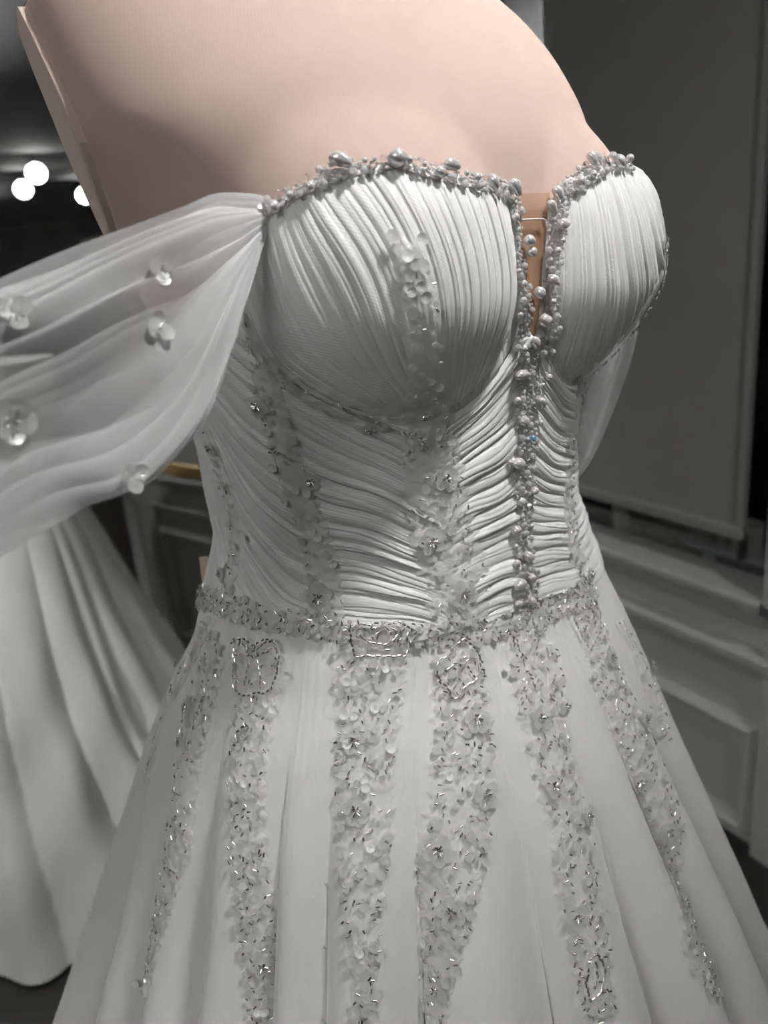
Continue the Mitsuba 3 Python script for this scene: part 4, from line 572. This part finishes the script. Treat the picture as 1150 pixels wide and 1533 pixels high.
put(DRESS + '__sleeve_001__back_layer', grid_mesh(q + np.array([.012, .03, 0]) * np.sin(t2 * PI)[..., None]), 'tulle_net', True, uv=np.stack([.4 + .1 * s2, t2 + .4], -1).reshape(-1, 2))
for s_, t_, kind in DATA['SLF']:
    S_, T_ = np.array([s_ - 2e-3, s_ + 2e-3, s_, s_, s_]), np.array([t_, t_, t_ - 2e-3, t_ + 2e-3, t_])
    q = sleeve_pt(TOP, BOT, S_, T_, 0); a = q[1] - q[0]; a /= np.linalg.norm(a); n = np.cross(a, q[3] - q[2]); n /= np.linalg.norm(n)
    if n @ (EYE - q[4]) < 0: n = -n
    b = np.cross(n, a); p = q[4] + n * .001; r = .0042
    g0 = rng.uniform(0, 6.3)
    for k in range(3 if kind < 2 else 5):
        g = g0 + k * 2.1 if kind < 2 else g0 + k * 1.26; d = a * math.cos(g) + b * math.sin(g)
        x, y, m = turned(a, b, n, 1.0 * k, .35, g + PI); place('sequin' if k else 'bright_sequin', 'sequin' if k else 'bright_sequin', p + d * r * (.8 if kind < 2 else 1.15) + n * .0006 * k, x, y, m, r * (.8 if kind < 2 else .95), SL)
    for k in range(2 if kind < 2 else 14):
        g = rng.uniform(0, 6.3); d = a * math.cos(g) + b * math.sin(g); e = np.cross(n, d)
        tl = rng.uniform(.1, 1.0); x = d * math.cos(tl) + n * math.sin(tl)
        place('bugle_bead', 'bugle_bead', p + d * r * rng.uniform(.1, .8) + n * .0016, x, e, np.cross(x, e), (.0011, .001, .001), SL)
# ---- one entry per piece: the 300 nearest of a kind, the rest joined
for kind, found in ITEMS.items():
    found = sorted(found, key=lambda f: np.linalg.norm(f[1][:3, 3] - EYE))
    count = {}
    for group, M, parent in found[:300]:
        k = count.get(parent, 0); count[parent] = k + 1
        if group == 'blue_crystal': labels[f'{parent}__{kind}' + (f'_{k:03d}' if k else '')] = {'label': 'crystal flashing pale blue'}
        scene[f'{parent}__{kind}' + (f'_{k:03d}' if k else '')] = {'type': 'instance', 'to_world': T4(M.tolist()), 'group': {'type': 'ref', 'id': 'group_' + group}}
    looks = {}
    for group, M, parent in found[300:]:
        m = GM[group].copy(); m.apply_transform(M); looks.setdefault(GB[group], []).append(m)
    for k, (look_, ms) in enumerate(looks.items()):
        put(f'{DRESS}__scattered_{kind}s' + (f'_{k:03d}' if k else ''), cat(ms), look_, GS[kind], kind='stuff', label=f'the many smaller {kind.replace("_", " ")}s strewn over the dress')
    print(kind, len(found))
# glitter on the skirt
gm = []
for _ in range(500):
    u, z = rng.uniform(-1.7, .6), rng.uniform(-.50, -.24); p, a, b, n = on(u, z, .0004); x, y, m = turned(a, b, n, rng.uniform(0, 6), rng.uniform(0, .9), rng.uniform(0, 6)); r = rng.uniform(.0002, .0004)
    gm.append(trimesh.Trimesh([p + x * r, p + y * r, p - x * r, p - y * r], [[0, 1, 2], [0, 2, 3]], process=False))
put(DRESS + '__glitter', cat(gm), 'sequin_bright', kind='stuff', label='tiny glints scattered over the skirt tulle')
# small clear loop in the plunge
c = np.array([surf(np.array(D2(a)), np.array(b), radius(np.array(D2(a)), np.array(b)) + .004) for a, b in [(-4.6, .0165), (-1, .0165), (3.0, .0165), (4.2, .0155), (4.6, .012)]])
put(DRESS + '__hanger_loop', cat([rod(c[i], c[i + 1], .0006, 8) for i in range(len(c) - 1)]), 'clear_plastic', 30, label='thin clear plastic loop across the plunge')
labels[DRESS] = dict(label='white off-shoulder wedding dress with pearl neckline and beaded lace strips on the mannequin', category='wedding dress')
# paper tag behind the waist
m = box(np.array([-.024, -.0004, -.04]), np.array([.024, .0004, .04])); m.apply_transform(trimesh.transformations.rotation_matrix(.06, [0, 1, 0])); m.apply_translation([-.135, -.005, 1.064])
put('paper_tag', m, 'tag_paper', label='small blank beige card tag sticking up behind the waist of the beaded dress', category='tag')
